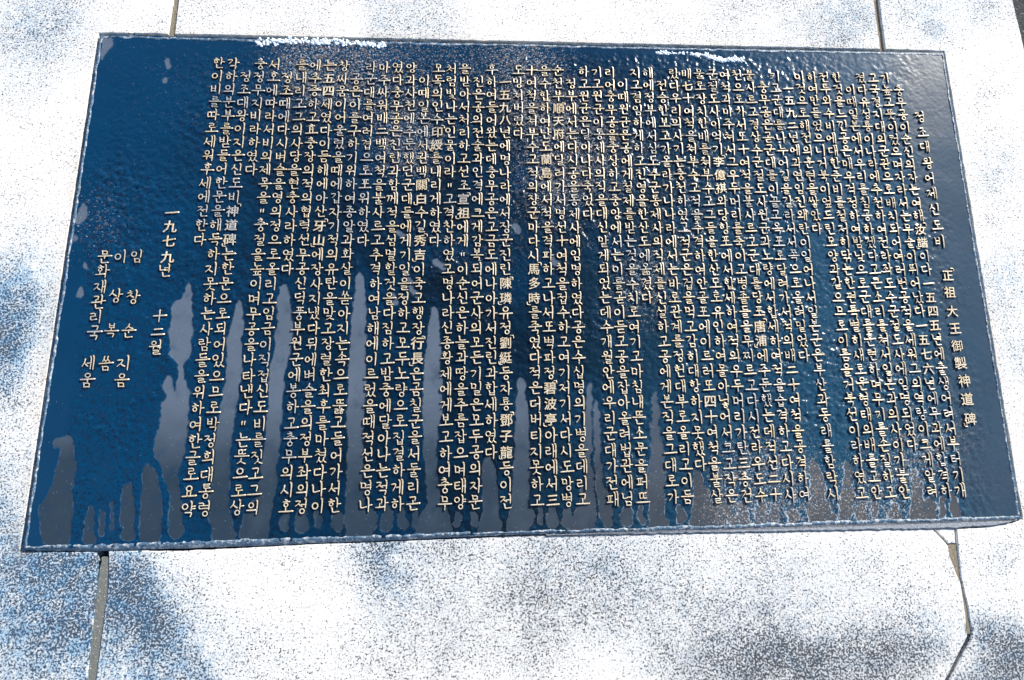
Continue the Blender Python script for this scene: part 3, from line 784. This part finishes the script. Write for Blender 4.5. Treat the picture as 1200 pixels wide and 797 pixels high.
# columns from right to left; leading blanks are paragraph indents
TEXT = [
 ' 충무공이순신의자는여해「汝諧」이다一五四五년에출생어려서부터기개',
 '가높고뜻이컸으며자라서는무술이뛰어났다一五七六년에무과에합격하',
 '고국경지대의군관으로배치되어여러번공적을세워그의역량이크게알려',
 '졌다유성룡이나라에추천하여전라좌도수군절도사에임명되었다',
 ' 이때일본에서우리를침공하겠다고큰소리를쳐서일본과의사이가불안',
 '한것을느낀공은매우걱정하여밤낮으로군대를훈련하며무기를손질하고',
 '전투와수비에대한준비를철저히닦는한편특별히새로운형태의배를고안',
 '하여만들었으니거북이엎드린모양과같으므로이름을거북선이라하였고',
 '이것으로해전의훈련을쌓았다',
 ' 一五九二년에과연임진왜란이일어나서일본군은부산과동래를함락시',
 '키고군대를나누어길을갈라서서쪽으로올려밀었다',
 ' 충무공은곧군대를이끌고옥포로달려가서적의배二十여척을공격하여',
 '불사르고경상수군절도사원균과노량에서합세하여적을습격하고다시사',
 '천으로가서또十여척을불사르고군대를당포「唐浦」에주둔했는데적선二十',
 '여척과마주쳐서그우두머리를죽이고병졸들을무찌르고다시전라우도수',
 '군절도사이억기「李億祺」와당항포에서합세하여적의우두머리가탄三층건',
 '물로장치한배를쳐부수고그들을한산도로유인하여몰아넣어서크고작은',
 '배七十여척을쳐부수고적을추격하여안골포에이르러또四十여척을불살',
 '랐다우리의사기는충천하였고적군은겁을먹고감히대항하지못했다',
 ' 전승한보고가올라가나나라에서는바로관계를정헌대부로올리고이듬',
 '해에정부에서삼도수군통제사의직제를신설하고공에게본직을그대로가',
 '지고겸임하게하고진영을한산도에옮겼다',
 ' 이때원균은공에게절제를받는것을수치로여기고마침내뜬소문을퍼뜨',
 '리어충무공을중상하고중앙에서는이를곧이듣고공을잡아올려법관에넘',
 '기고원균이통제사의직을대신맡게되었는데수개월안에우리군대가전패',
 '하고원균은달아나다죽었다',
 ' 정부에서는다시공을통제사에임명하였다공은수십명의기병을데리고',
 '순천부「順天府」에달려가서명선十여척을접수하고여기저기서다시도망병',
 '을수합하여난도「蘭島」에서적을격파하고나서또벽파정「碧波亭」아래에서三',
 '十여척을쳐부수고적의장군마다시「馬多時」를죽였다적은더버티지못하고',
 '도망쳐버렸다',
 ' 一五九八년에명나라에서장군진린「陳璘」유정「劉綎」등자룡「鄧子龍」등이전',
 '후하여들어왔는데충무공은고금도에나아가서진린과합세하였다',
 ' 진은공의전술과인격에크게감복되어군사의모든기밀은모두공의자문',
 '을받아서처리하고선조「宣祖」에게"이순신은하늘과땅을주름잡으며태양',
 '처럼빛나는인물이라"고격찬하였고명나라신종황제에게보고하여충무',
 '모독의인수「印綬」를내리게하였다',
 ' 이때일본에서관백「關白」수길「秀吉」이죽고행장「行長」은곰칠군을서둘리곤',
 '양과사천에주둔했던군대들에게기일을정하고모두노량으로집결하게하',
 '였다충무공은진린과함께적을섬멸할것을다짐하고밤중에달아나는적과',
 '마주싸워배二백여척을불사르고추격하여남해에이르렀을때적선은명나',
 '라군대를여러겹으로포위하였다',
 ' 공은이를구하기위하여종알과화살이쏟아지는속으로뚫고들어가서한',
 '창싸움이어울렸을때에갑자기적의유탄을맞고장렬한최후를마쳤다나이',
 '는五四세였다이듬해에아산「牙山」에장사지냈다뒤에벼슬을의정부좌의정',
 '에추증하고효충장의적의협력선무공신덕풍부원군에봉하고충무의시호',
 '를내리고그의사당을현충사라하였다',
 ' 정조때에다시벼슬을영의정으로올리고임금이직접신도비를짓고그의',
 '서호에따라서비의제목을"충절을높이며무공을나타낸다"는뜻으로상',
 '충정무지비라하였다',
 ' 정조대왕이지은신도비「神道碑」는한문으로되어있으므로박정희대통령',
 '각하의분부를받들어한문을해득하지못하는사람들을위하여한글로요약',
 '한이비를따로세워후세에전한다',
]
PLACED = []   # (char, x, y, scale)
for c, line in enumerate(TEXT, 1):
    r = 0
    for ch in line:
        x, y = -c * PW, -r * PH
        if ch == ' ': r += 1; continue
        if ch == '「': PLACED.append((ch, x, y, 1.0)); continue
        if ch == '」': PLACED.append((ch, x, y + PH, 1.0)); continue
        PLACED.append((ch, x, y, 1.0)); r += 1
print('rows per column', [len(l.replace('「', '').replace('」', '')) for l in TEXT])
FREE = [('정', 1076.8, 137.8), ('조', 1080, 156), ('대', 1082.5, 173), ('왕', 1086.5, 192), ('어', 1088.6, 209.5), ('제', 1091, 227.5), ('신', 1094.3, 246), ('도', 1097.5, 265), ('비', 1100.6, 284),
        ('正', 1109.4, 323), ('祖', 1112, 343), ('大', 1114.7, 365), ('王', 1117.7, 385.5), ('御', 1120.3, 405.5), ('製', 1124, 426), ('神', 1128.5, 446.5), ('道', 1132, 468), ('碑', 1135.8, 491.5), ('「', 1109.4, 323), ('」', 1135.8, 491.5),
        ('一', 201.9, 249.6), ('九', 200.7, 266.4), ('七', 198.7, 283.2), ('九', 196.9, 301.6), ('년', 194.4, 317.4), ('十', 187.6, 371), ('二', 185.6, 389.4), ('월', 184, 408),
        ('임', 161.3, 300.8), ('창', 156.3, 348.5), ('순', 151.7, 388.6), ('지', 145.5, 426.3), ('음', 143, 445.7),
        ('이', 142.2, 301.6), ('상', 136, 347.5), ('복', 131.7, 387.6), ('씀', 125.4, 426.3),
        ('문', 123.4, 301.6), ('화', 121, 319), ('재', 119, 336.7), ('관', 115.9, 354.3), ('리', 113.4, 371.8), ('국', 111.6, 390), ('세', 105.3, 426.3), ('움', 102.8, 446.4)]
for ch, px, py in FREE:
    x, y = at(px, py, ZP); PLACED.append((ch, x, y, 1.04))
# the 300 nearest the viewer are letters of their own, the others one relief
cam_l = CC
order = sorted(range(len(PLACED)), key=lambda i: (PLACED[i][1] - cam_l[0]) ** 2 + (PLACED[i][2] - cam_l[1]) ** 2 + cam_l[2] ** 2 + (100 if PLACED[i][0] in '「」' else 0))
own = set(order[:300])
jr = random.Random(99)
VV, FF, MM = [], [], []; nvt = 0
for i, (ch, x, y, sc) in enumerate(PLACED):
    me = glyph(ch)
    s = sc * jr.uniform(.95, 1.03); a = math.radians(jr.uniform(-2.2, 2.2))
    cx, cy = x + jr.uniform(-.0006, .0006), y + jr.uniform(-.0006, .0006)
    z = ZP + 0.0003
    mat = Matrix.Translation((cx, cy, z)) @ Matrix.Rotation(a, 4, 'Z') @ Matrix.Diagonal((s, s * 1.0, 1, 1)) @ Matrix.Translation((-EM * .5, -EM * .48, 0))
    if i in own:
        o = bpy.data.objects.new('letter', me); COL.objects.link(o); o.parent = plaque; o.matrix_local = mat
    else:
        n = len(me.vertices); co = np.empty(n * 3); me.vertices.foreach_get('co', co); co = co.reshape(-1, 3)
        Rm = np.array(mat)[:3, :3]; VV.append(co @ Rm.T + np.array(mat)[:3, 3])
        for p_ in me.polygons: FF.append([v + nvt for v in p_.vertices]); MM.append(p_.material_index)
        nvt += n
VV = np.concatenate(VV)
me = bpy.data.meshes.new('inscription_relief'); me.from_pydata(VV.tolist(), [], FF)
me.materials.append(LTOP); me.materials.append(LSIDE); me.polygons.foreach_set('material_index', MM); me.update()
tag(link('inscription_relief', me, plaque), kind='stuff')

# ------------------------------------------------------------------ refrozen snow on the top edge
def crust_obj(path, wid, n, label, seed, hmax=.005):
    r = random.Random(seed); bm = bmesh.new()
    for k in range(n):
        t = r.random() * (len(path) - 1); i = int(t); f = t - i
        a, b = path[i], path[min(i + 1, len(path) - 1)]
        px = a[0] + (b[0] - a[0]) * f; py = a[1] + (b[1] - a[1]) * f
        x, y = at(px + r.gauss(0, 1), py + r.gauss(0, wid), ZP)
        s = r.uniform(.0009, .0031)
        g = bmesh.ops.create_icosphere(bm, subdivisions=2 if s > .003 else 1, radius=s)
        q = r.uniform(.35, .8); rot = r.random() * 6
        for v in g['verts']:
            j = 1 + .35 * math.sin(v.co.x * 2100 + k) * math.cos(v.co.y * 1900 + 2 * k)
            cx_, cy_ = v.co.x * j * 1.4, v.co.y * j
            v.co = Vector((x + cx_ * math.cos(rot) - cy_ * math.sin(rot), y + cx_ * math.sin(rot) + cy_ * math.cos(rot), ZP + s * .15 + v.co.z * q * j))
    me = bpy.data.meshes.new('ice_crust'); bm.to_mesh(me); bm.free(); me.shade_smooth(); me.materials.append(ICE)
    o = link('ice_crust', me, None, M)
    tag(o, label, 'ice', 'refrozen snow on the top edge of the plaque'); return o
crust_obj([(300, 50), (340, 48), (400, 50), (450, 53)], 1.7, 330, 'long white crust of refrozen snow along the top edge, above the left half', 1)
crust_obj([(828, 66), (838, 69), (850, 71), (862, 70), (872, 71)], 1.1, 150, 'short thick white ice lump just below the top edge, right of centre', 2)
crust_obj([(768, 62), (790, 62), (815, 64), (835, 66)], 0.8, 70, 'thin white streak of ice ending at the short thick lump on the top edge', 3)
